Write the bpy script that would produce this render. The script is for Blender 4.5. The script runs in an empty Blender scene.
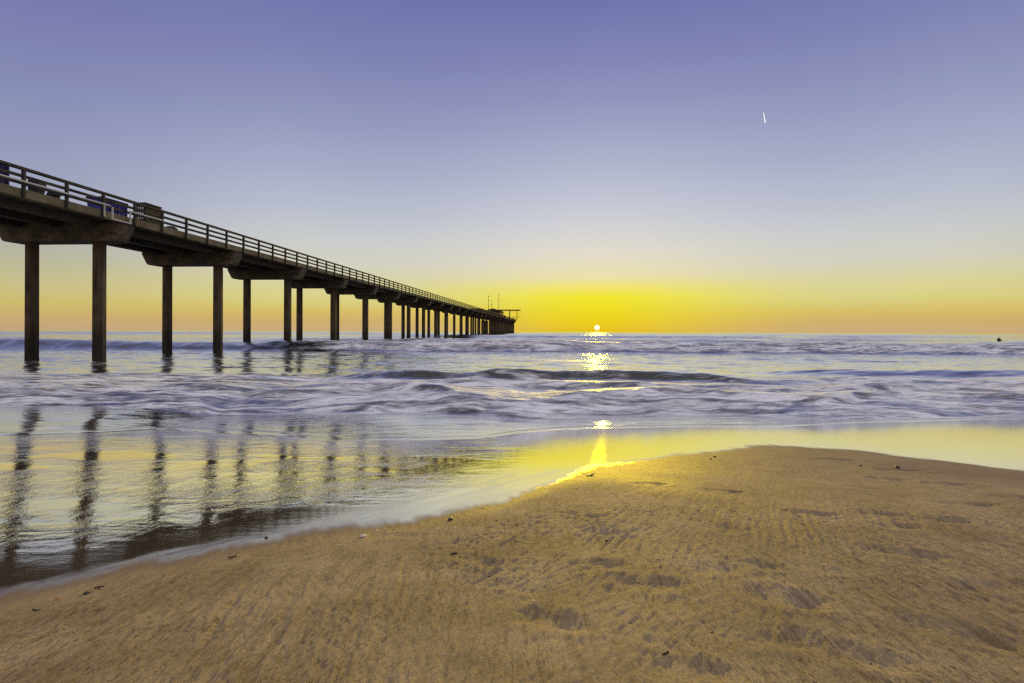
import bpy, bmesh, math, random
import numpy as np
from mathutils import Vector, Matrix

random.seed(7)
S = bpy.context.scene
COL = S.collection
F = 590.0                      # focal length in pixels of the 1024 wide picture
HC = 1.35                      # camera height above mean sea level
TH = math.radians(4.17)        # the pier runs this far to the right of the view axis
SUN_AZ = math.radians(8.2)
SUN_EL = math.radians(7.2)

# ------------------------------------------------------------------ helpers
def tag(o, label=None, cat=None, group=None, kind=None):
    if label: o['label'] = label
    if cat: o['category'] = cat
    if group: o['group'] = group
    if kind: o['kind'] = kind
    return o

def empty(name, loc=(0, 0, 0), rz=0.0, parent=None):
    o = bpy.data.objects.new(name, None)
    COL.objects.link(o)
    o.location = loc
    o.rotation_euler = (0, 0, rz)
    o.parent = parent
    return o

class MB:
    """collects shapes into one bmesh"""
    def __init__(self): self.bm = bmesh.new()
    def box(self, c, s, rz=0.0, rx=0.0, bevel=0.0):
        m = Matrix.Translation(c) @ Matrix.Rotation(rz, 4, 'Z') @ Matrix.Rotation(rx, 4, 'X') @ Matrix.Diagonal((s[0], s[1], s[2], 1))
        r = bmesh.ops.create_cube(self.bm, size=1.0, matrix=m)
        if bevel:
            es = list({e for v in r['verts'] for e in v.link_edges})
            bmesh.ops.bevel(self.bm, geom=es, offset=bevel, segments=1, affect='EDGES', profile=0.5)
        return self
    def tube(self, a, b, r1, r2=None, seg=8, rot=0.0, caps=True):
        a, b = Vector(a), Vector(b)
        d = b - a
        q = d.to_track_quat('Z', 'Y').to_matrix().to_4x4()
        m = Matrix.Translation((a + b) / 2) @ q @ Matrix.Rotation(rot, 4, 'Z')
        bmesh.ops.create_cone(self.bm, cap_ends=caps, segments=seg, radius1=r1, radius2=r1 if r2 is None else r2, depth=d.length, matrix=m)
        return self
    def ball(self, c, s, sub=2, rz=0.0, jit=0.0):
        m = Matrix.Translation(c) @ Matrix.Rotation(rz, 4, 'Z') @ Matrix.Diagonal((s[0], s[1], s[2], 1))
        r = bmesh.ops.create_icosphere(self.bm, subdivisions=sub, radius=1.0, matrix=m)
        if jit:
            for v in r['verts']:
                v.co += Vector((random.uniform(-1, 1) * s[0], random.uniform(-1, 1) * s[1], random.uniform(-1, 1) * s[2])) * jit
        return self
    def prism(self, prof, y0, y1):
        """profile in x,z extruded along y"""
        a = [self.bm.verts.new((x, y0, z)) for x, z in prof]
        b = [self.bm.verts.new((x, y1, z)) for x, z in prof]
        n = len(prof)
        self.bm.faces.new(a); self.bm.faces.new(b[::-1])
        for i in range(n):
            self.bm.faces.new((a[i], b[i], b[(i + 1) % n], a[(i + 1) % n]))
        return self
    def build(self, name, mat, parent=None, loc=(0, 0, 0), smooth=False):
        bmesh.ops.recalc_face_normals(self.bm, faces=self.bm.faces)
        me = bpy.data.meshes.new(name)
        self.bm.to_mesh(me); self.bm.free()
        if smooth: me.polygons.foreach_set('use_smooth', [True] * len(me.polygons))
        me.materials.append(mat)
        o = bpy.data.objects.new(name, me)
        COL.objects.link(o)
        o.parent = parent
        o.location = loc
        return o

def dup(o, parent, loc):
    c = o.copy()
    COL.objects.link(c)
    c.parent = parent
    c.location = loc
    return c

# --------------------------------------------------------- vectorised noise
def vnoise(x, y, seed=0):
    xi = np.floor(x).astype(np.int64); yi = np.floor(y).astype(np.int64)
    fx = x - xi; fy = y - yi
    fx = fx * fx * fx * (fx * (fx * 6 - 15) + 10); fy = fy * fy * fy * (fy * (fy * 6 - 15) + 10)
    def h(a, b):
        n = (a * 374761393 + b * 668265263 + seed * 974634777) & 0xFFFFFFFF
        n = ((n ^ (n >> 13)) * 1274126177) & 0xFFFFFFFF
        n = ((n ^ (n >> 16)) * 2246822519) & 0xFFFFFFFF
        return ((n ^ (n >> 15)) & 0xFFFFFF) / float(0xFFFFFF)
    a = h(xi, yi); b = h(xi + 1, yi); c = h(xi, yi + 1); d = h(xi + 1, yi + 1)
    return (a + (b - a) * fx) * (1 - fy) + (c + (d - c) * fx) * fy      # 0..1

def fbm(x, y, seed=0, oct=4, gain=0.5):
    s = np.zeros(np.broadcast(x, y).shape); a = 1.0; t = 0.0
    for k in range(oct):
        s = s + a * (vnoise(x, y, seed + k * 17) - 0.5)
        t += a; a *= gain; x = x * 2.03 + 11.3; y = y * 2.03 + 5.7
    return s / t * 2                                                    # about -1..1

def sstep(e0, e1, x):
    t = np.clip((x - e0) / (e1 - e0), 0, 1)
    return t * t * (3 - 2 * t)

HOR0, HORS = 329.3, 0.00342
def slope(x): return 0.086 - 0.030 * sstep(-0.5, 3.2, x)
def shore(x): return 7.3 + 1.0 * sstep(-1.0, 4.0, x)
def ground_z(x, y): return slope(x) * (shore(x) - y)
def px_ground(px, py, beach=True, z=0.0):
    """metres on the beach plane (or on a level at z) seen at a pixel of the photograph"""
    d = py - (HOR0 + HORS * px)
    if not beach:
        y = (HC - z) * F / d
    else:
        y = 4.0
        for _ in range(40):
            k = float(slope((px - 512) / F * y)); h0 = float(shore((px - 512) / F * y))
            y = 0.5 * y + 0.5 * (HC - h0 * k) * F / (d - k * F)
    return (px - 512) / F * y, y
def curve(pts, beach=True, z=0.0, ext=None):
    p = sorted(px_ground(a, b, beach, z) for a, b in pts)
    if ext: p = [ext[0]] + p + [ext[1]]
    xs = np.array([q[0] for q in p]); ys = np.array([q[1] for q in p])
    return lambda x: np.interp(x, xs, ys)

# ------------------------------------------------------------- beach shapes
dry_edge = curve([(0, 598), (60, 584), (120, 569), (180, 557), (250, 543), (330, 529), (420, 521), (500, 504), (550, 485),
                  (600, 466), (680, 455), (770, 445), (850, 450), (940, 461), (1024, 471)],
                 ext=((-9.0, -3.2), (13.0, 3.2)))
swash_edge = curve([(0, 436), (100, 432), (160, 429), (250, 434), (340, 440), (420, 441), (480, 439), (520, 433), (560, 430), (680, 428),
                    (770, 428), (850, 424), (1024, 419)], ext=((-20, 7.2), (20, 9.6)))
swash_b = curve([(0, 433), (100, 429), (200, 425), (330, 416), (400, 411)], ext=((-20, 7.5), (4, 12)))
swash_c = curve([(330, 437), (420, 434), (480, 431), (540, 425), (590, 413), (610, 409)], ext=((-6, 7.6), (6, 13)))
swash_d = curve([(520, 436), (600, 428), (680, 420), (740, 412), (780, 407)], ext=((-2, 7.0), (6, 13)))
foot_1 = curve([(0, 400), (200, 403), (340, 406), (500, 410), (640, 409), (760, 411), (850, 413), (940, 417), (1024, 419)], False, 0.05,
               ext=((-40, 13), (30, 7)))

FOOT = [  # px, py, length m, width m, depth m, angle deg
    (583, 518, .30, .10, .022, -35), (599, 535, .26, .11, .020, -20), (600, 570, .27, .13, .026, 15), (480, 563, .30, .11, .020, -40),
    (556, 626, .30, .15, .034, -35), (655, 588, .34, .14, .026, 5), (651, 487, .34, .12, .022, 0), (724, 494, .36, .12, .026, -10),
    (813, 517, .36, .12, .024, -15), (880, 517, .34, .13, .026, -5), (898, 530, .30, .12, .024, 0), (955, 524, .30, .15, .028, 10),
    (906, 558, .46, .13, .026, -15), (790, 604, .32, .18, .040, -25), (717, 574, .28, .13, .024, 10), (755, 570, .28, .12, .022, -20),
    (970, 507, .5, .14, .026, -5), (889, 481, .4, .13, .024, -20), (947, 486, .5, .14, .022, -10), (902, 472, .5, .13, .02, -8),
    (1017, 500, .4, .15, .025, -10), (843, 656, .40, .15, .026, -30), (954, 637, .36, .15, .024, -25), (640, 516, .24, .08, .012, -20),
    (690, 675, .3, .14, .022, -10), (666, 652, .16, .08, .014, -30), (836, 462, .5, .12, .018, -10), (985, 592, .3, .13, .016, 10), (520, 590, .2, .1, .012, -40), (700, 520, .26, .1, .010, -10), (820, 575, .26, .11, .012, -25), (742, 640, .3, .13, .012, -30), (860, 490, .36, .11, .012, -12),
    (722, 534, .3, .14, .012, -5), (452, 545, .22, .12, .012, 20), (395, 537, .3, .12, .014, -5), (1000, 655, .3, .14, .014, 20)]

def beach(x, y):
    """height, wet film 0..1, damp 0..1 and ripple strength of the beach"""
    jag = 0.05 * fbm(x * 3.0, y * 3.0, 3, 3)
    s = (dry_edge(x) - y) * 0.85 + jag                    # metres into the dry side
    z = ground_z(x, y)
    sp = np.maximum(s, 0)
    z = z + 0.02 * (1 - np.exp(-sp / 0.5)) + 0.012 * fbm(x * 0.9, y * 0.9, 9, 3) * sstep(0, 1, s)
    z = z + 0.006 * fbm(x * 2.6, y * 2.6, 19, 3) * sstep(0, .6, s)
    z = np.where(y < 0.4, np.minimum(z, 0.74 - 0.004 * y), z)
    wet = 1 - sstep(-0.20, 0.20, s + 0.10 * fbm(x * 16 + y * 6, y * 3, 5, 3))
    dampw = 0.42 + 2.7 * sstep(0.2, 1.5, x) * sstep(1.9, 3.0, y)
    damp = 1 - sstep(0.15, 1.1, s / dampw + 0.25 * fbm(x * 2, y * 2, 6, 3))
    # rhomboid backwash marks and tiny lumps
    dry = sstep(0.08, 0.7, s)
    soft = 1 - 0.8 * sstep(3.0, 4.2, y)
    amp = (0.35 + 0.65 * sstep(-0.35, 0.5, fbm(x * 1.1, y * 0.7, 31, 2)))
    wx = x + 0.05 * fbm(x * 2.2, y * 2.2, 12, 2); wy = y + 0.05 * fbm(x * 2.2, y * 2.2, 13, 2)
    la = sstep(-0.3, 0.3, fbm(x * 0.7 + 0.3, y * 0.6, 41, 2) + 0.25 - 0.5 * sstep(0, 1.5, x))
    def groove(ang, sp, seed, el=7.0):
        a = math.radians(ang)
        u = wx * math.cos(a) + wy * math.sin(a); v = -wx * math.sin(a) + wy * math.cos(a)
        return fbm(u / sp, v / (sp * el), seed, 2)
    lines = la * groove(-24, 0.021, 51, 30) + (1 - la) * groove(9, 0.022, 52, 28)
    dashes = la * groove(-26, 0.0115, 55, 4) + (1 - la) * groove(10, 0.0115, 56, 4)
    g2 = groove(-52, 0.020, 53, 5) * 0.5 + groove(38, 0.018, 54, 5) * 0.35
    comb = sstep(-0.45, 0.35, fbm(x * 0.8, y * 0.8, 57, 2) + 0.35 * sstep(-1.1, -0.2, x))
    z = z + dry * soft * (.4 + .6 * amp) * (0.0115 * comb * lines + 0.0032 * g2)
    z = z + dry * soft * 0.0056 * dashes * (0.5 + 0.7 * amp)
    # feather of drained sand close to the film's edge
    z = z + 0.0016 * groove(20, 0.02, 77) * sstep(-0.02, .1, s) * (1 - sstep(0.2, 0.6, s))
    for (a, b, L, W, D, ang) in FOOT:
        cx, cy = px_ground(a, b)
        ca, sa = math.cos(math.radians(ang)), math.sin(math.radians(ang))
        m = (np.abs(x - cx) < 0.6) & (np.abs(y - cy) < 0.6)
        if not m.any(): continue
        dx = x[m] - cx; dy = y[m] - cy
        u = (dx * ca + dy * sa) / (L * 0.40); v = (-dx * sa + dy * ca) / (W * 0.56)
        v = v * (1 + 0.25 * u)
        wob = 0.20 * fbm(dx * 9 + a, dy * 9 + b, 71, 3)
        r1 = np.sqrt(((u - 0.30) / 0.72) ** 2 + v * v); r2 = np.sqrt(((u + 0.62) / 0.46) ** 2 + (v / 0.78) ** 2)
        r = -np.log(np.exp(-4 * r1) + np.exp(-4 * r2) + 1e-12) / 4 + 0.06 + wob
        pit = -(1 - sstep(-0.1, 1.35, r)) * (0.85 + 0.35 * np.clip(u, -1, 1))
        rim = 0.14 * np.exp(-((r - 1.45) / 0.35) ** 2)
        z[m] = z[m] + D * 0.68 * (pit + rim)
        z[m] = z[m] + 0.003 * fbm(dx * 45, dy * 45, 72, 2) * np.exp(-r * r)
    rip = (1 - sstep(-1.0, -0.35, s + 0.25 * fbm(x * 1.5, y * 4, 81, 3))) * (1 - sstep(-0.8, 0.35, x - 0.12 * (y - 5.0) + 0.3 * fbm(x, y * 2, 82, 2)))
    wd = 0.16 + 0.95 * np.exp(-((x + 0.25) / 0.5) ** 2)
    sheen = sstep(-1.35, -0.75, s / wd + 0.35 * fbm(x * 3 + y * 1.2, y * 2.2, 83, 4)) * (1 - sstep(0.35, 0.9, x)) * np.clip(0.75 + 0.9 * fbm((x * .85 - y * .5) * 16, (x * .5 + y * .85) * 2.2, 85, 4), 0, 1)
    return z, wet, damp, rip, sheen

def bore(x, t, A, rise, back):
    up = sstep(0, 1, t / rise)
    return A * up * np.exp(-np.maximum(t - rise, 0) / back)

def sea(x, y):
    """water height, foam 0..1"""
    sand = ground_z(x, y)
    far = sstep(10, 40, y)
    chop = (0.024 + 0.05 * far) * fbm(x * 0.55, y * 1.7, 101, 4) + 0.010 * fbm(x * 2.2, y * 6, 105, 3) + 0.016 * fbm(x * 1.1, y * 3.0, 106, 3) * sstep(9, 14, y)
    foam = np.zeros_like(x)
    # thin swash sheet with lobed fronts
    z = np.full_like(x, -9.0)
    wob = 0.06 * fbm(x * 1.4, y * 0.0, 111, 4)
    ed = np.zeros_like(x)
    thk = np.zeros_like(x)
    for f, st, seed in ((swash_edge, 0.012, 1), (swash_b, 0.006, 2), (swash_c, 0.008, 3), (swash_d, 0.007, 4)):
        t = y - f(x) - wob - 0.03 * fbm(x * 6, x * 0 + seed, 120 + seed, 3)
        thk = thk + st * sstep(-0.02, 0.22, t) * (0.6 + 0.4 * np.exp(-np.maximum(t, 0) / .6))
        k = sstep(-0.05, 0.04, t) * np.exp(-np.maximum(t, 0) / 0.16)
        foam = np.maximum(foam, k * (0.50 if seed != 4 else 0.25))
    t0 = y - swash_edge(x) - wob
    film = sand + thk - 0.004 - 0.06 * sstep(0.0, -0.5, t0)
    foam = np.maximum(foam, 0.17 * sstep(0.0, 0.5, t0) * np.clip(fbm(x * .9, y * 3.2, 113, 4) * 1.6 + .15, 0, 1))
    # first bore
    w1 = 0.35 * fbm(x * 0.35, x * 0 + 2.1, 131, 3) + 0.10 * fbm(x * 1.6, x * 0, 132, 3)
    t1 = y - np.maximum(foot_1(x) + w1, swash_edge(x) + wob + 0.3)
    A1 = 0.20 + 0.06 * fbm(x * 0.3, y * 0.15, 133, 3)
    lump = fbm(x * 1.1, y * 1.6, 134, 4)
    b1 = bore(x, t1, A1, 1.3, 9.0)
    ramp1 = sstep(0, 0.3, t1)
    b1 = b1 + 0.045 * ramp1 * np.exp(-np.maximum(t1, 0) / 5) * (1.2 * lump + 0.5 * fbm(x * 3, y * 4, 137, 3))
    # rollers that follow inside the foam belt
    for dy_, A_, sd in ((1.5, .12, 0), (2.9, .16, 1), (4.6, .25, 2)):
        tb = t1 - dy_ - 0.7 * fbm(x * 0.4, x * 0 + 9 + sd, 136 + sd, 3)
        k_ = sstep(-.5, .3, fbm(x * 0.35, x * 0 + 4.4 + sd, 146 + sd, 2)) if sd < 2 else (0.2 + 0.8 * sstep(-5.5, -3.0, x) * (1 - .7 * sstep(3.5, 7, x))) * (.6 + .6 * vnoise(x * .8, x * 0, 149))
        b1 = b1 + k_ * bore(x, tb, A_, 0.35 + .12 * sd, 1.2 + .4 * sd)
        if sd == 2: tbl, kbl = tb, k_
    f1 = sstep(-0.02, 0.12, t1) * (1 - sstep(4.6, 8.0, t1 + 1.6 * fbm(x * 0.4, y * 0.5, 135, 3)))
    f1 = f1 * (0.82 + 0.45 * fbm(x * 0.6, y * 1.3, 138, 4))
    f1 = f1 * (1 - 0.75 * kbl * sstep(-0.2, .15, tbl) * (1 - sstep(0.45, 0.9, tbl)) * sstep(-.3, .2, fbm(x * .5, y * .2, 139, 3) + .25 * sstep(-4, -1, x)))
    foam = np.maximum(foam, 1.0 * f1)
    # trailing streaks behind it
    foam = np.maximum(foam, 0.42 * sstep(3.0, 6, t1) * (1 - sstep(14, 26, t1)) * (0.45 + 0.9 * fbm(x * 0.25, y * 0.8, 141, 4)))
    # right-hand swell
    fy = 17.3 - 0.16 * (x - 12) + 0.4 * fbm(x * 0.2, x * 0, 145, 2)
    kr = sstep(6.5, 11, x)
    b1 = b1 + kr * bore(x, y - fy, 0.19, 1.2, 2.6)
    # second bore
    fy2 = 37.5 + 1.6 * fbm(x * 0.06, x * 0 + 3.3, 151, 3) - 0.05 * x
    t2 = y - fy2 - 0.3 * fbm(x * 0.7, x * 0 + 7.7, 152, 3)
    k2 = sstep(-17, -10, x)
    A2 = 0.66 + 0.14 * fbm(x * 0.09, x * 0, 153, 3)
    b2 = bore(x, t2, A2, 2.6, 5.0) + 0.08 * k2 * sstep(0, .5, t2) * np.exp(-np.maximum(t2, 0) / 3) * (1 + fbm(x * .7, y * .9, 154, 3))
    f2 = k2 * sstep(-0.1, 1.0, t2) * (1 - sstep(2.2, 6.0, t2 + 1.6 * fbm(x * 0.3, y * 0.3, 155, 3)))
    foam = np.maximum(foam, 0.9 * f2)
    foam = np.maximum(foam, 0.28 * sstep(3, 6, t2) * (1 - sstep(10, 30, t2)) * (0.5 + 0.8 * fbm(x * 0.12, y * 0.4, 156, 4)))
    # further swells
    bs = np.zeros_like(x)
    for (yy, A, rise, back, sd) in ((27, .10, 1.6, 4, 1), (52, .34, 3, 6, 2), (66, .48, 3.5, 7, 3), (84, .52, 4, 9, 4), (108, .62, 5, 11, 5), (140, .6, 6, 14, 6),
                                    (185, .65, 7, 18, 7), (250, .7, 9, 24, 8), (340, .7, 12, 30, 9)):
        f = yy + 0.06 * yy * fbm(x * 2.2 / yy, x * 0 + sd, 160 + sd, 3)
        am = A * sstep(-0.35, 0.5, fbm(x * 3.0 / yy, x * 0 + sd * 3.7, 180 + sd, 2))
        t = y - f
        bs = bs + bore(x, t, am, rise, back)
        br = sstep(0.15, 0.5, fbm(x * 2.0 / yy, x * 0 + sd * 1.3, 200 + sd, 2))
        foam = np.maximum(foam, 0.6 * br * sstep(-.2, .4, t) * (1 - sstep(rise * .5, rise * 1.6, t)))
    base = (ground_z(x, swash_edge(x)) - 0.010) * np.exp(-np.maximum(t0, 0) / 25.0) - 0.026 * np.clip(t0, 0, 1.6) * np.exp(-np.maximum(t0 - 1.6, 0) / 25.0)
    z = np.maximum(film, base) + b1 + b2 + bs + chop * sstep(-0.3, 1.2, t1) + 0.004 * fbm(x * 2, y * 7, 171, 3) * sstep(0.1, .8, t0)
    z = np.where(t0 < 0.0, film, z)
    fade = 1 - sstep(350, 900, y)
    z = z * fade
    return z, np.clip(foam, 0, 1)

# ---------------------------------------------------------------- materials
def srgb(r, g, b):
    f = lambda c: c / 12.92 if c <= 0.04045 else ((c + 0.055) / 1.055) ** 2.4
    return (f(r / 255), f(g / 255), f(b / 255), 1)

class Mat:
    def __init__(self, name):
        self.m = bpy.data.materials.new(name); self.m.use_nodes = True
        self.nt = self.m.node_tree
        self.p = self.nt.nodes['Principled BSDF']; self.out = self.nt.nodes['Material Output']
    def n(self, t, **kw):
        nd = self.nt.nodes.new(t)
        for k, v in kw.items(): setattr(nd, k, v)
        return nd
    def l(self, a, b): self.nt.links.new(a, b)
    def attr(self, name): return self.n('ShaderNodeAttribute', attribute_name=name).outputs['Fac']
    def coords(self, scale=(1, 1, 1), rot=(0, 0, 0), kind='Object'):
        tc = self.n('ShaderNodeTexCoord'); mp = self.n('ShaderNodeMapping')
        mp.inputs['Scale'].default_value = scale; mp.inputs['Rotation'].default_value = rot
        self.l(tc.outputs[kind], mp.inputs['Vector'])
        return mp.outputs['Vector']
    def noise(self, scale=(1, 1, 1), detail=4, rough=0.55, dist=0.0, rot=(0, 0, 0), kind='Object'):
        t = self.n('ShaderNodeTexNoise'); t.inputs['Scale'].default_value = 1.0
        t.inputs['Detail'].default_value = detail; t.inputs['Roughness'].default_value = rough; t.inputs['Distortion'].default_value = dist
        self.l(self.coords(scale, rot, kind), t.inputs['Vector'])
        return t.outputs['Fac']
    def math(self, op, a, b=None, c=None, clamp=False):
        t = self.n('ShaderNodeMath', operation=op, use_clamp=clamp)
        for i, v in enumerate((a, b, c)):
            if v is None: continue
            if isinstance(v, (int, float)): t.inputs[i].default_value = v
            else: self.l(v, t.inputs[i])
        return t.outputs[0]
    def rng(self, v, a, b, c=0.0, d=1.0, smooth=True):
        t = self.n('ShaderNodeMapRange', interpolation_type='SMOOTHSTEP' if smooth else 'LINEAR')
        self.l(v, t.inputs['Value'])
        for i, k in zip(('From Min', 'From Max', 'To Min', 'To Max'), (a, b, c, d)): t.inputs[i].default_value = k
        return t.outputs[0]
    def mix(self, f, a, b):
        t = self.n('ShaderNodeMix', data_type='RGBA')
        for i, v in ((0, f), (6, a), (7, b)):
            if isinstance(v, (tuple, int, float)): t.inputs[i].default_value = v
            else: self.l(v, t.inputs[i])
        return t.outputs[2]
    def bump(self, h, strength=0.5, dist=0.01, normal=None):
        b = self.n('ShaderNodeBump'); b.inputs['Distance'].default_value = dist
        if isinstance(strength, (int, float)): b.inputs['Strength'].default_value = strength
        else: self.l(strength, b.inputs['Strength'])
        self.l(h, b.inputs['Height'])
        if normal is not None: self.l(normal, b.inputs['Normal'])
        return b.outputs[0]

# sand
M = Mat('beach_sand')
wet, damp, rip = M.attr('wet'), M.attr('damp'), M.attr('ripple')
grain = M.noise((420, 420, 420), 2, .7)
blot = M.noise((2.2, 3.0, 2), 5, .6)
streak = M.noise((26, 7, 10), 4, .65, .4)
c = M.mix(M.rng(blot, .35, .68), (0.36, 0.262, 0.130, 1), (0.51, 0.382, 0.212, 1))
c = M.mix(M.math('MULTIPLY', M.rng(streak, .48, .68), 0.25), c, (0.20, 0.125, 0.055, 1))
c = M.mix(M.math('MULTIPLY', M.rng(grain, .5, .75), 0.6), c, (0.17, 0.11, 0.055, 1))
xs_ = M.n('ShaderNodeNewGeometry'); sxx = M.n('ShaderNodeSeparateXYZ'); M.l(xs_.outputs['Position'], sxx.inputs[0])
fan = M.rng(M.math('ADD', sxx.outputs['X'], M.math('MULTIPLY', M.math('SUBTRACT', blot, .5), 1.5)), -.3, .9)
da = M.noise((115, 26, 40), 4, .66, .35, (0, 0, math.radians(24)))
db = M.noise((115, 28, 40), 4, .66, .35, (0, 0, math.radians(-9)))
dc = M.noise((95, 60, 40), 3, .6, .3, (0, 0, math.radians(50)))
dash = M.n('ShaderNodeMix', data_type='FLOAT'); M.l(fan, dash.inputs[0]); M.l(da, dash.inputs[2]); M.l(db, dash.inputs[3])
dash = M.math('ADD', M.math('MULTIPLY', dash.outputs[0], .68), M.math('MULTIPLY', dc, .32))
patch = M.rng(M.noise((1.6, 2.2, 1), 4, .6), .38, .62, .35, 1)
c = M.mix(M.math('MULTIPLY', M.math('MULTIPLY', M.rng(dash, .49, .41), patch), 0.74), c, (0.12, 0.072, 0.028, 1))  # mineral dashes; they also paint relief shade into the bump's hollows
la_ = M.noise((40, 2.0, 10), 3, .55, .25, (0, 0, math.radians(24)))
lb_ = M.noise((40, 2.2, 10), 3, .55, .25, (0, 0, math.radians(-8)))
lin = M.n('ShaderNodeMix', data_type='FLOAT'); M.l(fan, lin.inputs[0]); M.l(la_, lin.inputs[2]); M.l(lb_, lin.inputs[3])
c = M.mix(M.math('MULTIPLY', M.rng(lin.outputs[0], .48, .37), .36), c, (0.16, 0.10, 0.04, 1))  # mineral streaks that also paint shade contrast along the groove direction
c = M.mix(M.math('MULTIPLY', damp, 0.72), c, (0.15, 0.088, 0.034, 1))
c = M.mix(wet, c, (0.10, 0.066, 0.03, 1))
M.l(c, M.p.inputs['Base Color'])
rr = M.math('ADD', M.math('MULTIPLY', M.rng(damp, 0, 1), -0.18), 0.82)
M.l(rr, M.p.inputs['Roughness'])
M.p.inputs['Specular IOR Level'].default_value = 0.35
lw = M.n('ShaderNodeLayerWeight'); lw.inputs['Blend'].default_value = .5
film = M.math('MULTIPLY', M.rng(wet, 0.2, 0.95), M.rng(lw.outputs['Facing'], .50, .90, .12, .95))
gl = M.n('ShaderNodeBsdfGlossy', distribution='BECKMANN'); gl.inputs['Color'].default_value = (.97, .97, .95, 1)
sheen = M.attr('sheen')
M.l(M.math('ADD', M.math('ADD', M.math('MULTIPLY', rip, -0.065), M.math('MULTIPLY', sheen, M.rng(sxx.outputs['X'], -1.2, -.5, .16, .10))), M.math('ADD', M.rng(wet, .3, 1, .28, .085), M.rng(sxx.outputs['X'], -.2, .6, 0, .03))), gl.inputs['Roughness'])
fine = M.bump(M.math('ADD', M.math('MULTIPLY', grain, .30), M.math('MULTIPLY', dash, 1.5)), M.math('SUBTRACT', 1.0, M.math('MULTIPLY', damp, .7)), 0.016)
M.l(fine, M.p.inputs['Normal'])
chopn = M.math('ADD', M.noise((8, 4.5, 10), 5, .66, .9, (0, 0, .3)), M.math('MULTIPLY', M.noise((24, 14, 20), 3, .6, .6, (0, 0, .2)), .35))
soft = M.noise((10, 18, 10), 4, .6)
ripm = M.math('MULTIPLY', rip, M.rng(M.noise((.9, 1.6, 1), 3, .6, .5), .35, .65, .22, 1.15))
hh = M.math('ADD', M.math('MULTIPLY', chopn, ripm), M.math('MULTIPLY', soft, .10))
M.l(M.bump(hh, 1.0, 0.0042), gl.inputs['Normal']); M.l(gl.inputs['Normal'].links[0].from_socket, lw.inputs['Normal'])
ms = M.n('ShaderNodeMixShader'); M.l(film, ms.inputs[0]); M.l(M.p.outputs[0], ms.inputs[1]); M.l(gl.outputs[0], ms.inputs[2]); M.l(ms.outputs[0], M.out.inputs['Surface'])
SAND = M.m

# sea water and foam
M = Mat('sea_water')
foam = M.attr('foam')
M.p.inputs['Base Color'].default_value = (0.026, 0.030, 0.030, 1)
M.p.inputs['Roughness'].default_value = 0.16
M.p.inputs['IOR'].default_value = 1.33; M.p.inputs['Specular IOR Level'].default_value = 0.0
w1 = M.noise((1.1, 3.6, 1), 5, .62, .6)
w2 = M.noise((6, 20, 4), 4, .6, .7)
w3 = M.noise((.25, .8, 1), 4, .6)
hgt = M.math('ADD', M.math('ADD', M.math('MULTIPLY', w1, .6), M.math('MULTIPLY', w2, .34)), M.math('MULTIPLY', w3, 1.0))
g_ = M.n('ShaderNodeNewGeometry'); sy = M.n('ShaderNodeSeparateXYZ'); M.l(g_.outputs['Position'], sy.inputs[0])
nb = M.bump(hgt, M.rng(sy.outputs['Y'], 8.5, 60, .10, .8), 0.06)
srough = M.math('ADD', M.rng(sy.outputs['Y'], 8, 14, .05, .07), M.rng(sy.outputs['Y'], 40, 400, 0, .05))
M.l(srough, M.p.inputs['Roughness'])
M.l(nb, M.p.inputs['Normal'])
fo = M.n('ShaderNodeBsdfPrincipled')
pat = M.noise((.55, 2.4, 1.5), 5, .6, .9)
pat2 = M.noise((2.6, 9, 6), 4, .62, .6)
pp = M.math('ADD', M.math('MULTIPLY', pat, .65), M.math('MULTIPLY', pat2, .35))
fo_c = M.mix(M.rng(pp, .38, .60), (0.13, 0.13, 0.17, 1), (0.92, 0.92, 0.93, 1))  # dark tone paints turbulence shade and sandy water into the foam's hollows
M.l(fo_c, fo.inputs['Base Color']); fo.inputs['Roughness'].default_value = .55
M.l(M.bump(pp, 1.0, .22), fo.inputs['Normal'])
fac = M.math('SUBTRACT', M.math('MULTIPLY', foam, 1.75), M.math('MULTIPLY', M.rng(pp, .34, .66, 1.0, 0.0), 0.95), clamp=True)
ms = M.n('ShaderNodeMixShader')
lw = M.n('ShaderNodeLayerWeight'); lw.inputs['Blend'].default_value = .5
gl = M.n('ShaderNodeBsdfGlossy', distribution='BECKMANN'); gl.inputs['Color'].default_value = (.97, .97, .96, 1); M.l(srough, gl.inputs['Roughness'])
M.l(nb, gl.inputs['Normal']); M.l(nb, lw.inputs['Normal'])
m0 = M.n('ShaderNodeMixShader'); M.l(M.rng(lw.outputs['Facing'], .50, .92, .04, .92), m0.inputs[0]); M.l(M.p.outputs[0], m0.inputs[1]); M.l(gl.outputs[0], m0.inputs[2])
M.l(fac, ms.inputs[0]); M.l(m0.outputs[0], ms.inputs[1]); M.l(fo.outputs[0], ms.inputs[2]); M.l(ms.outputs[0], M.out.inputs['Surface'])
SEA = M.m

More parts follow.
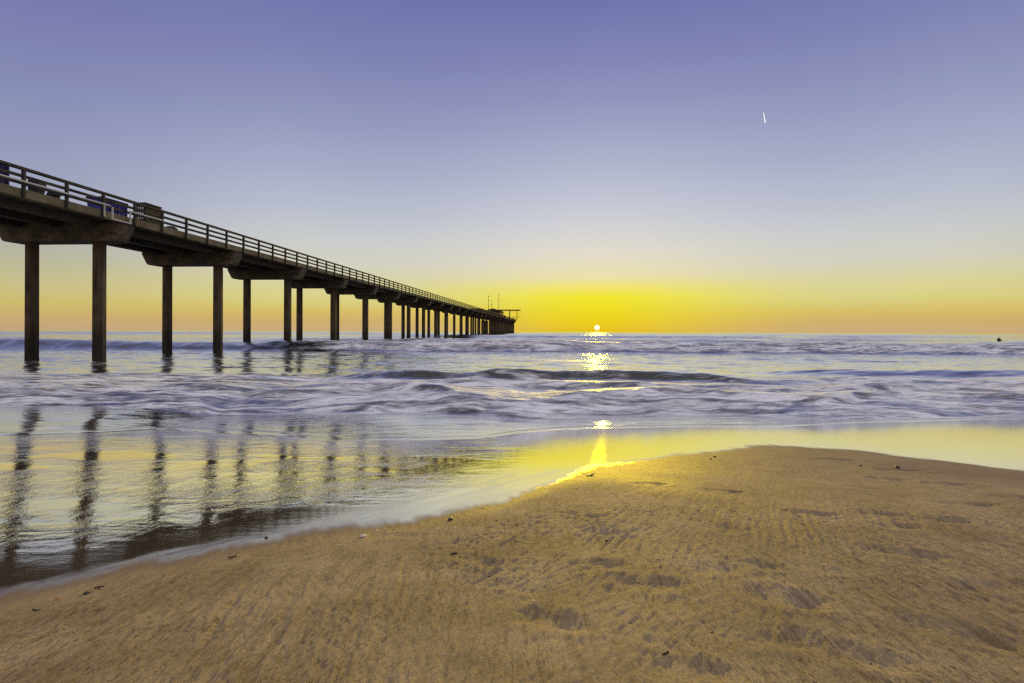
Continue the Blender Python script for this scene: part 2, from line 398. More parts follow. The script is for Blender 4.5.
def concrete(name, a, b, dark, streaks=(3, 3, .35), rough=.85, tide=False):
    M = Mat(name)
    c = M.mix(M.rng(M.noise((1.3, 1.3, 1.3), 5, .6), .35, .7), a, b)
    c = M.mix(M.math('MULTIPLY', M.rng(M.noise(streaks, 5, .65, .3), .48, .7), .8), c, dark)
    if tide:
        g = M.n('ShaderNodeNewGeometry'); sx = M.n('ShaderNodeSeparateXYZ'); M.l(g.outputs['Position'], sx.inputs[0])
        h = M.math('ADD', sx.outputs['Z'], M.math('MULTIPLY', M.noise((4, 4, 2), 4, .6), 0.9))
        c = M.mix(M.rng(h, 0.9, 2.0, 0.85, 0.0), c, (0.035, 0.028, 0.02, 1))
    M.l(c, M.p.inputs['Base Color']); M.p.inputs['Roughness'].default_value = rough
    M.l(M.bump(M.noise((14, 14, 14), 4, .6), .5, .02), M.p.inputs['Normal'])
    return M.m
COLM = concrete('column_concrete', (0.085, 0.058, 0.037, 1), (0.20, 0.145, 0.09, 1), (0.030, 0.021, 0.015, 1), (7, 7, .45), tide=True)
CAPM = concrete('cap_concrete', (0.075, 0.060, 0.046, 1), (0.19, 0.155, 0.12, 1), (0.035, 0.026, 0.020, 1), (1.5, 1.5, 2.5))
DECKM = concrete('deck_concrete', (0.055, 0.046, 0.037, 1), (0.09, 0.075, 0.06, 1), (0.022, 0.017, 0.013, 1))
FASCM = concrete('edge_beam_concrete', (0.20, 0.165, 0.08, 1), (0.30, 0.26, 0.17, 1), (0.16, 0.10, 0.025, 1), (.9, .9, 1.5))
RAILM = concrete('rail_timber', (0.036, 0.031, 0.032, 1), (0.055, 0.048, 0.048, 1), (0.024, 0.02, 0.02, 1), (.6, .6, 6))

def paint(name, col, rough=.85, metal=0.0, dirt=.3):
    M = Mat(name)
    c = M.mix(M.math('MULTIPLY', M.rng(M.noise((5, 5, 5), 5, .6), .45, .75), dirt), col, tuple(k * .4 for k in col[:3]) + (1,))
    M.l(c, M.p.inputs['Base Color']); M.p.inputs['Roughness'].default_value = rough; M.p.inputs['Metallic'].default_value = metal
    return M.m
BLUE = paint('blue_paint', (0.045, 0.05, 0.30, 1))
BLUED = paint('dark_blue_paint', (0.022, 0.022, 0.12, 1))
GREYD = paint('dark_grey_plastic', (0.03, 0.034, 0.042, 1))
GREYM = paint('grey_bin_plastic', (0.075, 0.07, 0.07, 1))
BLACK = paint('black_plastic', (0.016, 0.016, 0.020, 1))
PIPE = paint('pale_pipe_metal', (0.62, 0.60, 0.60, 1), .8, 0, .2)
HUT = paint('hut_timber', (0.12, 0.06, 0.03, 1), .9)
STEEL = paint('weathered_steel', (0.07, 0.05, 0.04, 1), .9)
STONE = paint('dark_wet_stone', (0.045, 0.036, 0.03, 1), .4)
SHELL = paint('bleached_shell', (0.72, 0.68, 0.62, 1), .5)
WEED = paint('dark_seaweed', (0.04, 0.028, 0.015, 1), .6)
LEAF = paint('orange_leaf', (0.50, 0.22, 0.035, 1), .7)
SUIT = paint('black_wetsuit', (0.012, 0.012, 0.014, 1), .55)
M = Mat('ice_vapour')
M.p.inputs['Base Color'].default_value = (.93, .95, 1, 1); M.p.inputs['Roughness'].default_value = 1
tr = M.n('ShaderNodeBsdfTranslucent'); tr.inputs['Color'].default_value = (.85, .95, 1, 1)
ms = M.n('ShaderNodeAddShader'); M.l(M.p.outputs[0], ms.inputs[0]); M.l(tr.outputs[0], ms.inputs[1]); M.l(ms.outputs[0], M.out.inputs['Surface'])
M.p.inputs['Base Color'].default_value = (.55, .6, .7, 1)
FOAMW = M.m

# ------------------------------------------------------------- sheet meshes
def sheet(name, rows, halfw, ncol, fn, attrs, mat, off=0.0):
    rows = np.asarray(rows); u = np.linspace(-1, 1, ncol)
    Y = np.repeat(rows[:, None], ncol, 1); X = u[None, :] * halfw(rows)[:, None] + off
    res = fn(X.ravel(), Y.ravel())
    co = np.stack([X.ravel(), Y.ravel(), res[0]], 1).astype(np.float32)
    nr = len(rows)
    i = np.arange(nr - 1)[:, None] * ncol + np.arange(ncol - 1)[None, :]
    q = np.stack([i, i + 1, i + ncol + 1, i + ncol], -1).reshape(-1, 4).astype(np.int32)
    me = bpy.data.meshes.new(name)
    me.vertices.add(len(co)); me.vertices.foreach_set('co', co.ravel())
    me.loops.add(q.size); me.loops.foreach_set('vertex_index', q.ravel())
    me.polygons.add(len(q)); me.polygons.foreach_set('loop_start', np.arange(0, q.size, 4, dtype=np.int32))
    me.polygons.foreach_set('use_smooth', np.ones(len(q), bool))
    me.update(calc_edges=True)
    for k, v in zip(attrs, res[1:]):
        a = me.attributes.new(k, 'FLOAT', 'POINT'); a.data.foreach_set('value', np.asarray(v, np.float32))
    me.materials.append(mat)
    o = bpy.data.objects.new(name, me); COL.objects.link(o)
    return o

def grow(a, b, k, minstep=0.0):
    r = [a]
    while r[-1] < b: r.append(r[-1] + max(r[-1] * k, minstep))
    return r
rows = list(np.linspace(-60, 0.9, 60)) + grow(0.95, 8.5, 0.0036) + list(np.linspace(8.8, 40, 40))
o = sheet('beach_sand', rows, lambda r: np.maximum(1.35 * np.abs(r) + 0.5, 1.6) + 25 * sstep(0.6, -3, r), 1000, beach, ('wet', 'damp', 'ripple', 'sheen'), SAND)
tag(o, 'smooth tan sand with footprints and a wet mirror-like margin', kind='structure')
rows = grow(5.6, 60, 0.0055) + grow(60.5, 420, 0.008) + grow(425, 24000, 0.12)
o = sheet('sea', rows, lambda r: 1.35 * r + 4, 760, sea, ('foam',), SEA)
tag(o, 'grey-blue sea with rolling lavender foam out to the horizon', kind='structure')

# --------------------------------------------------------------------- pier
D = 9.14; Y1 = 24.5
XC = -21.52                                              # pier centre line
XN = -18.62                                              # right-hand deck edge
XF = 2 * XC - XN
ZU, ZD = HC + 4.62, HC + 4.90                            # underside and top of the deck
ZCAP = HC + 3.82
ct, st_ = math.cos(TH), math.sin(TH)
def pier_world(x, y): return (x * ct + y * st_, -x * st_ + y * ct)
bx, by = pier_world(XC, Y1)
pier = empty('pier', (bx, by, 0), -TH)
tag(pier, 'long concrete pier on paired columns running out over the sea', 'pier')
NB = 29
Y_END = (NB - 1) * D + 1.2
Y_START = -34.0
xn, xf = XN - XC, XF - XC                                 # local edges +2.9 / -2.9

# deck slab with stringers
m = MB(); m.box((0, (Y_START + Y_END) / 2, (ZU + ZD) / 2 + .02), (xn - xf - .5, Y_END - Y_START, ZD - ZU - .04))
for k in (-1.7, 0, 1.7): m.box((k, (Y_START + Y_END) / 2, ZU - .09), (.4, Y_END - Y_START - .3, .24))
m.build('deck', DECKM, pier)
for s in (1, -1):
    m = MB(); m.box((s * (xn - .14), (Y_START + Y_END) / 2, (ZU + ZD) / 2 + .02), (.26, Y_END - Y_START, ZD - ZU + .03), bevel=.02)
    m.build('edge_beam', FASCM, pier)

# bents: cap with two columns
def cap_mesh():
    hw, hb = 2.80, 2.50
    b = MB()
    b.prism([(-hw, ZU + .0), (hw, ZU + .0), (hw, ZU - .18), (hb, ZCAP + .06), (hb - .12, ZCAP), (-hb + .12, ZCAP), (-hb, ZCAP + .06), (-hw, ZU - .18)], -.52, .52)
    return b
cap0 = None
for i in range(-3, NB):
    y = i * D
    if cap0 is None:
        cap0 = cap_mesh().build('bent_cap', CAPM, pier, (0, y, 0)); cap = cap0
        col0 = MB().tube((0, 0, -2.5), (0, 0, ZCAP - .003), .275, .265, 8, math.pi / 8).build('column', COLM, cap0, (1.575, 0, 0))
        dup(col0, cap, (-1.575, 0, 0))
    else:
        cap = dup(cap0, pier, (0, y, 0))
        dup(col0, cap, (1.575, 0, 0)); dup(col0, cap, (-1.575, 0, 0))
        if i >= NB - 9:                                   # the wider head of the pier stands on more columns
            for xx in (-5.6, -3.6): dup(col0, cap, (xx, 1.5, 0))
            dup(col0, cap, (1.575, D * .5, 0)); dup(col0, cap, (-1.575, D * .5, 0))
# widened head
m = MB(); m.box((-4.5, (NB - 5) * D, (ZU + ZD) / 2 - .02), (4.0, 8 * D + 2.4, .5)); m.build('head_platform', CAPM, pier)

# railings
def railing(sign, nsingle):
    x = sign * (xn - .09)
    m = MB()
    L0, L1 = Y_START, Y_END
    yc, ln = (L0 + L1) / 2, L1 - L0
    m.box((x, yc, HC + 5.66), (.17, ln, .085)); m.box((x - sign * .02, yc, HC + 5.40), (.06, ln, .10)); m.box((x - sign * .02, yc, HC + 5.15), (.06, ln, .10))
    r = m.build('railing', RAILM, pier)
    pm = MB(); pm.box((0, 0, HC + 5.12), (.10, .095, .99)); p0 = None
    off = 19.36 - Y1
    ys = []
    k = math.ceil((Y_START - off) / (D / 5))
    while off + k * D / 5 < Y_END: ys.append(off + k * D / 5); k += 1
    vis = [y for y in ys if y > -9]
    single, rest = vis[:nsingle], [y for y in ys if y <= -9] + vis[nsingle:]
    xs = sign * (xn + .045)
    for y in single:
        if p0 is None: p0 = pm.build('post', RAILM, r, (xs, y, 0))
        else: dup(p0, r, (xs, y, 0))
    sm = MB()
    for y in rest: sm.box((xs, y, HC + 5.12), (.10, .095, .99))
    so = sm.build('post_row', RAILM, r); so['kind'] = 'stuff'
railing(1, 66); railing(-1, 33)

# pale service pipe on the outer face and its bracket
xp = xn + .15
m = MB()
y0 = Y_START
zp = HC + 5.15
def y_at(px): return (XC + xp) / -math.tan(TH - math.atan2(px - 512, F)) - Y1
yA, yB = y_at(112), y_at(130)
m.tube((xp, y0, zp), (xp, yA - .15, zp), .035); m.tube((xp, yB, zp), (xp, y_at(163), zp), .035)
m.build('service_pipe', PIPE, pier)
m = MB(); m.tube((xp, yA, zp - .02), (xp, yA, ZU - .0), .035); m.tube((xp, yA - .03, ZU), (xp, yB + .03, ZU), .035); m.tube((xp, yB, ZU), (xp, yB, zp + .04), .035)
m.build('pipe_loop', PIPE, pier)
MB().tube((xp, y_at(104), zp - .04), (xp, y_at(104), ZU + .02), .03).build('drain_pipe', PIPE, pier)

# head of the pier: hut, masts, crane, davit : things standing on it
def on_pier(name, x, y, z=ZD + .02):
    a, b = pier_world(x, y)
    return empty(name, (a, b, z), -TH)
h = on_pier('pump_house', XC - 2.2, 232)
tag(h, 'brown timber hut on the far end of the pier', 'hut')
MB().box((0, 0, 1.35), (5.4, 16, 2.7)).build('wall', HUT, h)
m = MB(); m.prism([(-3.0, 2.72), (3.0, 2.72), (3.0, 2.9), (0, 3.7), (-3.0, 2.9)], -8.4, 8.4); rf = m.build('roof', STEEL, h)
d0 = MB().box((2.73, -4, 1.05), (.06, 1.1, 2.1)).build('door', GREYD, h)
w0 = MB().box((2.73, 0, 1.5), (.06, 1.4, 1.0)).build('window', BLACK, h); dup(w0, h, (0, 4.2, 0))
h2 = on_pier('equipment_shed', XC - 1.0, 176)
tag(h2, 'low shed with rounded tank on the pier before the timber hut', 'shed')
MB().box((-.8, 0, .8), (3.4, 6, 1.6)).build('wall', STEEL, h2)
MB().box((-.8, 0, 1.66), (3.8, 6.4, .12)).build('roof', GREYD, h2)
MB().ball((1.6, 2, .75), (.75, 1.6, .75)).build('tank', GREYM, h2, smooth=True)
def mast(x, y, ht, label):
    r = on_pier('mast', x, y); tag(r, label, 'mast', 'thin masts on the pier')
    MB().tube((0, 0, 0), (0, 0, ht), .09, .04).build('pole', STEEL, r)
    MB().tube((-.5, 0, ht * .8), (.5, 0, ht * .8), .04).build('crossarm', STEEL, r)
    MB().ball((0, 0, ht + .1), (.16, .16, .2), 1).build('mast_head', STEEL, r)
mast(XC + 1.6, 176, 5.4, 'thin mast on the pier nearest the beach, before the shed')
mast(XC + 1.8, 206, 7.6, 'tallest thin mast, standing behind the shed on the pier')
mast(XC - 3.5, 232, 7.0, 'thin mast rising over the timber hut roof')
cr = on_pier('jib_crane', XC + .6, 272)
tag(cr, 'crane with long level jib at the pier end', 'crane')
MB().tube((0, 0, 0), (0, 0, 4.6), .28, .22).build('crane_post', STEEL, cr)
MB().box((-1.2, 0, 4.7), (12.4, .5, .55)).build('jib', STEEL, cr)
MB().tube((3.4, 0, .0), (3.4, 0, 4.5), .14).build('strut', STEEL, cr)
MB().box((-3.2, 0, 1.2), (2.4, 2.4, 2.4), bevel=.1).build('cab', HUT, cr)
dv = on_pier('davit', XC + 2.2, 270)
tag(dv, 'small davit arm reaching out low over the water at the pier end', 'davit')
MB().tube((0, 0, 0), (0, 0, 1.6), .12).build('davit_post', STEEL, dv)
MB().tube((0, 0, 1.5), (4.4, 0, 1.5), .1, .06).build('davit_arm', STEEL, dv)

# things parked on the near deck
def deck_z(px, z): return z
def deck_at(px, lat):
    """pier-frame y of a thing at lateral line lat that shows at column px"""
    a = TH - math.atan2(px - 512, F)
    return -lat / math.tan(a)
LAT = XN - 2.2
def skip(name, p0, p1, ht, mat, label, group, wid=.75):
    ya, yb = deck_at(p0, LAT - wid / 2), deck_at(p1, LAT + wid / 2)
    r = on_pier(name, LAT, (ya + yb) / 2); tag(r, label, 'container', group)
    L = yb - ya
    b = MB(); b.prism([(-wid / 2 + .12, .12), (wid / 2 - .12, .12), (wid / 2, ht), (-wid / 2, ht)], -L / 2, L / 2); body = b.build('body', mat, r)
    n = max(2, int(L / .5)); rib = None
    for k in range(n + 1):
        p = (wid / 2 - .01, -L / 2 + .06 + k * (L - .12) / n, ht * .55)
        if rib is None: rib = MB().box((0, 0, 0), (.07, .07, ht * .8)).build('side_rib', mat, body, p)
        else: dup(rib, body, p)
    MB().box((0, 0, ht + .02), (wid + .08, L + .06, .08), bevel=.02).build('rim', BLUED, r)
    sk = MB().box((0, 0, .06), (.12, L * .9, .12)).build('skid', BLACK, r, (-.22, 0, 0)); dup(sk, r, (.22, 0, 0))
skip('skip_container', -34, 9, 1.22, BLUED, 'dark blue container cut by the left picture edge on the pier deck', 'blue containers on the pier deck')
skip('skip_container', 86, 127, 1.05, BLUE, 'bright blue long container behind the pier rail beside the pale pipe loop', 'blue containers on the pier deck')
# wheeled bins
def bin_(p0, p1, ht, mat, label, dome):
    wid = .5
    ya, yb = deck_at(p0, LAT - wid / 2), deck_at(p1, LAT + wid / 2); L = yb - ya
    r = on_pier('wheeled_bin', LAT, (ya + yb) / 2); tag(r, label, 'bin', 'bins on the pier deck')
    b = MB(); b.prism([(-wid / 2 + .1, .1), (wid / 2 - .1, .1), (wid / 2, ht * .68), (-wid / 2, ht * .68)], -L / 2 + .05, L / 2 - .05); b.build('body', mat, r)
    b = MB(); n = 8
    prof = [(-wid / 2 - .04, ht * .7)] + [(-wid / 2 * math.cos(math.pi * k / n) * 1.06, ht * (.72 + .26 * dome * math.sin(math.pi * k / n))) for k in range(n + 1)] + [(wid / 2 + .04, ht * .7)]
    b.prism(prof, -L / 2, L / 2); b.build('lid', GREYD, r)
    w = None
    for sx in (-.32, .32):
        for sy in (-L * .36, L * .36):
            if w is None: w = MB().tube((-.05, 0, .09), (.05, 0, .09), .09, seg=12).build('wheel', BLACK, r, (sx, sy, 0))
            else: dup(w, r, (sx, sy, 0))
bin_(26, 46, 1.15, GREYD, 'larger dark wheeled bin with domed lid on the pier deck', 1.0)
bin_(46, 61, .92, GREYM, 'smaller grey wheeled bin beside the larger dark bin on the pier', .8)
# crate stack with lattice sides
ya, yb = deck_at(134.5, LAT - .28), deck_at(161, LAT + .28); L = yb - ya
r = on_pier('cage_crate', LAT, (ya + yb) / 2); tag(r, 'black lattice crate with pale square holes on the pier deck', 'crate')
MB().box((0, 0, .76), (.56, L, 1.34), bevel=.03).build('body', BLACK, r)
b = MB()
for a in range(4):
    for cz in range(4): b.box((-.20 + a * .115, -L / 2 - .006, .45 + cz * .25), (.06, .02, .13))
b.build('lattice', PIPE, r)
k0 = MB().box((0, 0, .05), (.1, L, .09)).build('skid', GREYD, r, (-.2, 0, 0)); dup(k0, r, (.2, 0, 0))
MB().box((0, 0, 1.45), (.62, L + .06, .06)).build('lid', GREYD, r)
ya, yb = deck_at(160, LAT - .35), deck_at(180, LAT + .35); L = yb - ya
r = on_pier('covered_dinghy', LAT, (ya + yb) / 2); tag(r, 'low covered dinghy with grey tarpaulin beside the black crate', 'boat')
b = MB(); b.prism([(-.2, .05), (.2, .05), (.36, .48), (-.36, .48)], -L / 2, L / 2); b.build('hull', GREYM, r)
MB().ball((0, 0, .48), (.40, L / 2 + .05, .24)).build('tarpaulin', GREYD, r, smooth=True)

# ------------------------------------------------------- surfer in the water
px_, d_ = 999, 8.0
yy = 80.0
xx = (px_ - 512) / F * yy
zz = float(sea(np.array([xx]), np.array([yy]))[0][0])
me = bpy.data.meshes.new('person')
V = [(0, 0, -.25), (0, 0, .02), (0, 0, .28), (0, 0, .40), (0, .02, .56), (.17, 0, .30), (.27, -.08, .08), (.30, -.22, -.05), (-.17, 0, .30), (-.27, -.08, .08), (-.30, -.22, -.05), (.14, -.3, -.1), (-.14, -.3, -.1)]
E_ = [(0, 1), (1, 2), (2, 3), (3, 4), (2, 5), (5, 6), (6, 7), (2, 8), (8, 9), (9, 10), (0, 11), (0, 12)]
R = [.17, .16, .17, .065, .11, .075, .05, .045, .075, .05, .045, .09, .09]
me.from_pydata(V, E_, [])
pe = bpy.data.objects.new('person', me); COL.objects.link(pe)
pe.modifiers.new('Skin', 'SKIN'); sb = pe.modifiers.new('Subdivision', 'SUBSURF'); sb.levels = sb.render_levels = 1
for v, rr_ in zip(me.skin_vertices[0].data, R): v.radius = (rr_, rr_)
me.skin_vertices[0].data[0].use_root = True
me.materials.append(SUIT)
pe.location = (xx, yy, zz + .10)
tag(pe, 'person in a black wetsuit sitting waist deep among the far waves', 'person')

# --------------------------------------------------------------- sky marks
def sky_point(px, py, dist):
    v = Vector(((px - 512) / F, 1, (HOR0 + HORS * px - py) / F)) * dist
    return Vector((v.x, v.y, v.z + HC))
def trail(name, a, b, r, dist, label, taper):
    A, B = sky_point(*a, dist), sky_point(*b, dist)
    m = MB(); n = 10
    for k in range(n):
        t0, t1 = k / n, (k + 1) / n
        m.tube(A.lerp(B, t0), A.lerp(B, t1), max(r * taper(t0), .01 * r), max(r * taper(t1), .01 * r), 8, caps=False)
    o = m.build(name, FOAMW, None, smooth=True)
    tag(o, label, 'contrail')
trail('contrail', (762.5, 111.5), (764.8, 123.5), 7.5, 6000, 'short bright white vapour trail high in the blue sky', lambda t: t ** .8 * (1 if t < .9 else (1 - t) * 10))

# ------------------------------------------------------------ beach litter
def sand_z(x, y): return float(beach(np.array([x]), np.array([y]))[0][0])
def put(name, px, py, size, mat, label, cat, group, kind='stone'):
    x, y = px_ground(px, py)
    x0, y0 = x, y
    z = sand_z(x, y)
    for _ in range(6):                                    # walk the sight line down to the real sand
        y = (HC - z) * F / (py - (HOR0 + HORS * px)); x = (px - 512) / F * y; z = sand_z(x, y)
    s = size * .7 * y / F / 2
    m = MB()
    if kind == 'stone': m.ball((0, 0, s * .35), (s, s * .8, s * .6), 2, random.random() * 3, .10)
    elif kind == 'shell':
        m.ball((0, 0, s * .25), (s, s * .75, s * .45), 2, random.random() * 3, .16); m.ball((s * .7, s * .3, s * .2), (s * .5, s * .4, s * .3), 1, 1, .2)
    elif kind == 'twig':
        a = random.uniform(-.5, .9)
        p = Vector((-s * math.cos(a), -s * math.sin(a), .004))
        for k in range(4):
            q = p + Vector((s * .5 * math.cos(a), s * .5 * math.sin(a), random.uniform(-.002, .003)))
            m.tube(p, q, max(s * .09, .003), max(s * .07, .0025), 6); p = q; a += random.uniform(-.35, .35)
        m.ball((0, 0, s * .1), (s * .3, s * .2, s * .14), 1, 0, .2)
    elif kind == 'leaf':
        n = 8; pr = []
        for k in range(n + 1):
            t = k / n
            pr.append((t * 2 - 1, .42 * math.sin(math.pi * t) ** .8, .18 * math.sin(math.pi * t)))
        up = [m.bm.verts.new((a * s, b * s, c_ * s + .004)) for a, b, c_ in pr]; dn = [m.bm.verts.new((a * s, -b * s, c_ * s * .5 + .003)) for a, b, c_ in pr]
        for k in range(n):
            try: m.bm.faces.new((up[k], up[k + 1], dn[k + 1], dn[k]))
            except ValueError: pass
        bmesh.ops.solidify(m.bm, geom=m.bm.faces[:], thickness=.002)
    o = m.build(name, mat, None, (x, y, z), smooth=(kind != 'twig'))
    tag(o, label, cat, group)
    return o
put('pebble', 451, 520, 8, STONE, 'largest dark pebble at the edge of the white wet sheen', 'pebble', 'dark pebbles on the sand')
put('shell', 364, 537, 8, SHELL, 'largest white shell at the left end of a shell scatter', 'shell', 'white shell pieces')
for p in ((377, 531, 4), (388, 533, 3), (398, 535, 3), (420, 535, 3), (438, 529, 3.5), (455, 528, 3), (534, 601, 4), (429, 532, 2.5)):
    put('shell', *p, SHELL, 'small white shell fragment lying on the brown sand', 'shell', 'white shell pieces', 'shell')
for p in ((497, 521, 4), (509, 522, 3), (531, 514, 3), (607, 541, 5), (861, 466, 4), (713, 633, 4), (267, 538, 5), (872, 664, 4),
          (631, 623, 4), (715, 457, 4), (711, 459, 3), (577, 489, 3), (610, 512, 3), (660, 560, 2.5)):
    put('pebble', *p, STONE, 'tiny dark pebble scattered on the brown sand', 'pebble', 'dark pebbles on the sand')
put('pebble', 898, 468, 7, STONE, 'dark pebble at the end of a drag mark on the right sand mound', 'pebble', 'dark pebbles on the sand')
put('pebble', 87, 594, 8, STONE, 'dark pebble close to the orange leaf on the left sand', 'pebble', 'dark pebbles on the sand')
put('leaf', 57, 600, 9, LEAF, 'orange dry leaf lying at the left wet sand edge', 'leaf', None, 'leaf')
put('twig', 233, 558, 12, WEED, 'thin dark twig on sand left of the shell scatter', 'twig', 'dark twigs on the sand', 'twig')
put('twig', 100, 589, 12, WEED, 'thin dark twig just right of the orange leaf', 'twig', 'dark twigs on the sand', 'twig')
put('twig', 38, 611, 14, WEED, 'dark twig half sunk in sand below the orange leaf', 'twig', 'dark twigs on the sand', 'twig')
put('twig', 592, 476, 16, WEED, 'dark weed stems on golden sand at the film edge below the sun', 'twig', 'dark twigs on the sand', 'twig')
put('twig', 666, 654, 12, WEED, 'dark twig in a shallow print near the bottom of the beach', 'twig', 'dark twigs on the sand', 'twig')
put('twig', 455, 554, 9, WEED, 'small dark twig at the heel of a footprint below the largest pebble', 'twig', 'dark twigs on the sand', 'twig')
a, b = px_ground(897, 73, False)
p = sky_point(897.5, 73.2, 400)
m = MB(); m.ball((0, 0, 0), (.18, .5, .14), 1)
m.tube((0, 0, .05), (.7, -.1, .25), .09, .04, 6); m.tube((.7, -.1, .25), (1.2, -.3, .1), .05, .01, 6)
m.tube((0, 0, .05), (-.7, -.1, .25), .09, .04, 6); m.tube((-.7, -.1, .25), (-1.2, -.3, .1), .05, .01, 6)
o = m.build('bird', SUIT, None, p, smooth=True)
tag(o, 'tiny dark distant bird flying high in the right sky', 'bird')

# -------------------------------------------------------------------- world
W = bpy.data.worlds.new('World'); S.world = W; W.use_nodes = True
nt = W.node_tree; nt.nodes.clear()
def N(t, **kw):
    nd = nt.nodes.new(t)
    for k, v in kw.items(): setattr(nd, k, v)
    return nd
def Lk(a, b): nt.links.new(a, b)
def MA(op, a, b=None, clamp=False):
    t = N('ShaderNodeMath', operation=op, use_clamp=clamp)
    for i, v in enumerate((a, b)):
        if v is None: continue
        if isinstance(v, (int, float)): t.inputs[i].default_value = v
        else: Lk(v, t.inputs[i])
    return t.outputs[0]
def MR(v, a, b, c=0.0, d=1.0, kind='SMOOTHSTEP'):
    t = N('ShaderNodeMapRange', interpolation_type=kind); Lk(v, t.inputs['Value'])
    for i, k in zip(('From Min', 'From Max', 'To Min', 'To Max'), (a, b, c, d)): t.inputs[i].default_value = k
    return t.outputs[0]
tc = N('ShaderNodeTexCoord')
nrm = N('ShaderNodeVectorMath', operation='NORMALIZE'); Lk(tc.outputs['Generated'], nrm.inputs[0])
sx = N('ShaderNodeSeparateXYZ'); Lk(nrm.outputs[0], sx.inputs[0])
el = MA('MULTIPLY', MA('ARCSINE', sx.outputs['Z']), 180 / math.pi)
fac = MR(el, 0, 45, 0, 1, 'LINEAR')
hx = N('ShaderNodeCombineXYZ'); Lk(sx.outputs['X'], hx.inputs[0]); Lk(sx.outputs['Y'], hx.inputs[1])
hn = N('ShaderNodeVectorMath', operation='NORMALIZE'); Lk(hx.outputs[0], hn.inputs[0])
dt = N('ShaderNodeVectorMath', operation='DOT_PRODUCT'); Lk(hn.outputs[0], dt.inputs[0]); dt.inputs[1].default_value = (math.sin(SUN_AZ), math.cos(SUN_AZ), 0)
az = MA('MULTIPLY', MA('ARCCOSINE', MA('MINIMUM', dt.outputs['Value'], .99999)), 180 / math.pi)
def ramp(stops):
    r = N('ShaderNodeValToRGB'); Lk(fac, r.inputs[0])
    e = r.color_ramp.elements
    while len(e) > 1: e.remove(e[-1])
    for i, (deg, cc) in enumerate(stops):
        x = e[0] if i == 0 else e.new(deg / 45)
        x.position = deg / 45; x.color = srgb(*cc)
    return r.outputs[0]
near = ramp([(0, (222, 186, 20)), (.9, (228, 203, 18)), (2.2, (231, 217, 20)), (3.3, (236, 227, 36)), (4.2, (236, 225, 105)), (5.3, (230, 221, 172)), (7.5, (222, 217, 201)), (10, (207, 208, 213)),
             (13, (188, 193, 210)), (17, (166, 172, 201)), (21, (145, 150, 190)), (25, (128, 131, 180)), (29, (110, 116, 173)), (45, (118, 121, 158))])
mid = ramp([(0, (200, 171, 126)), (.9, (207, 174, 108)), (1.8, (214, 190, 104)), (2.8, (217, 207, 130)), (4, (217, 211, 150)), (6, (211, 208, 190)), (8, (203, 205, 203)), (11, (186, 191, 206)),
            (15, (165, 171, 199)), (19, (147, 152, 189)), (24, (127, 131, 179)), (29, (110, 116, 173)), (45, (118, 121, 158))])
farr = ramp([(0, (196, 164, 128)), (1, (203, 172, 114)), (2, (206, 187, 110)), (3.3, (202, 191, 135)), (5, (187, 184, 152)), (7, (174, 175, 172)), (9, (165, 170, 187)), (13, (151, 156, 188)),
             (18, (134, 139, 181)), (24, (119, 121, 173)), (30, (110, 116, 173)), (45, (118, 121, 158))])
back = ramp([(0, (205, 185, 165)), (6, (222, 203, 180)), (14, (216, 204, 196)), (26, (190, 187, 196)), (45, (150, 150, 176))])
def MX(f, a, b):
    t = N('ShaderNodeMix', data_type='RGBA')
    Lk(f, t.inputs[0]); Lk(a, t.inputs[6]); Lk(b, t.inputs[7])
    return t.outputs[2]
c1 = MX(MR(az, 0, 22), near, mid)
c1 = MX(MR(az, 27, 50), c1, farr)
bk = N('ShaderNodeVectorMath', operation='SCALE'); Lk(back, bk.inputs[0]); bk.inputs['Scale'].default_value = .70
c1 = MX(MR(az, 70, 130), c1, bk.outputs[0])
zen = N('ShaderNodeCombineXYZ')
for i, v in enumerate((.94, .89, .96)): zen.inputs[i].default_value = v
c1 = MX(MR(el, 33, 62), c1, zen.outputs[0])  # overhead glow added out of view, brighter than dusk, to light sand and foam
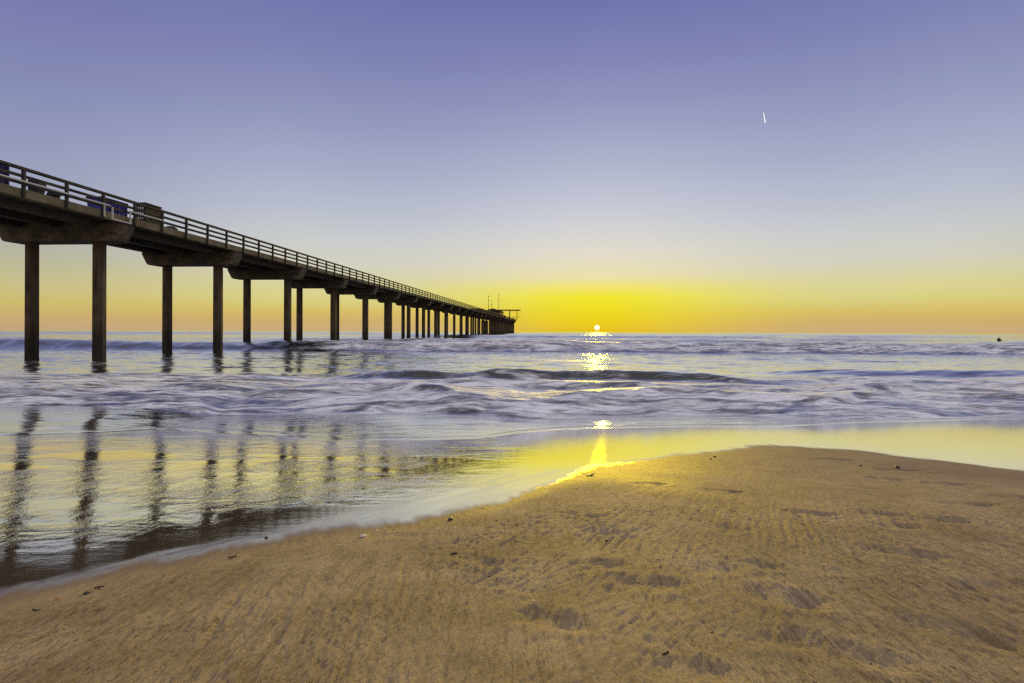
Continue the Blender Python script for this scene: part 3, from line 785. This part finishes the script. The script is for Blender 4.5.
# the disc of the sun, just clear of the horizon
dd = N('ShaderNodeVectorMath', operation='DOT_PRODUCT'); Lk(nrm.outputs[0], dd.inputs[0])
se = math.radians(.36); dd.inputs[1].default_value = (math.sin(SUN_AZ) * math.cos(se), math.cos(SUN_AZ) * math.cos(se), math.sin(se))
ang = MA('MULTIPLY', MA('ARCCOSINE', MA('MINIMUM', dd.outputs['Value'], .9999999)), 180 / math.pi)
disc = MR(ang, .20, .27, 1, 0)
sunc = N('ShaderNodeVectorMath', operation='SCALE'); sunc.inputs[0].default_value = (1.3, 1.2, 1.0); Lk(disc, sunc.inputs['Scale'])
ad = N('ShaderNodeVectorMath', operation='ADD'); Lk(c1, ad.inputs[0]); Lk(sunc.outputs[0], ad.inputs[1])
b1 = N('ShaderNodeBackground'); Lk(ad.outputs[0], b1.inputs[0]); b1.inputs[1].default_value = 1.0
sky = N('ShaderNodeTexSky'); sky.sky_type = 'NISHITA'; sky.sun_disc = False
sky.sun_elevation = SUN_EL; sky.sun_rotation = SUN_AZ
b2 = N('ShaderNodeBackground'); Lk(sky.outputs[0], b2.inputs[0]); b2.inputs[1].default_value = 0.1
mxs = N('ShaderNodeMixShader'); mxs.inputs[0].default_value = .008; Lk(b1.outputs[0], mxs.inputs[1]); Lk(b2.outputs[0], mxs.inputs[2])
wo = N('ShaderNodeOutputWorld'); Lk(mxs.outputs[0], wo.inputs['Surface'])

sl = bpy.data.lights.new('sun', 'SUN'); sl.energy = 2.2; sl.angle = math.radians(.8); sl.color = (1.0, .69, .0006)
so = bpy.data.objects.new('sun', sl); COL.objects.link(so)
sd = Vector((math.sin(SUN_AZ) * math.cos(SUN_EL), math.cos(SUN_AZ) * math.cos(SUN_EL), math.sin(SUN_EL)))
so.rotation_euler = sd.to_track_quat('Z', 'Y').to_euler()

# ------------------------------------------------------------------- camera
cam = bpy.data.cameras.new('camera'); co = bpy.data.objects.new('camera', cam); COL.objects.link(co)
cam.sensor_width = 36; cam.lens = F / 1024 * 36
cam.shift_y = -(341.5 - 331.05) / 1024
cam.clip_start = .05; cam.clip_end = 60000
co.matrix_world = Matrix.Translation((0, 0, HC)) @ Matrix.Rotation(math.radians(90), 4, 'X') @ Matrix.Rotation(math.atan(HORS), 4, 'Z')
S.camera = co
S.view_settings.view_transform = 'Standard'; S.view_settings.look = 'None'; S.view_settings.exposure = 0; S.view_settings.gamma = 1
S.view_settings.use_curve_mapping = False
S.cycles.use_denoising = False
S.cycles.filter_width = 1.4
S.cycles.max_bounces = 6; S.cycles.sample_clamp_indirect = 2.5; S.cycles.caustics_reflective = False
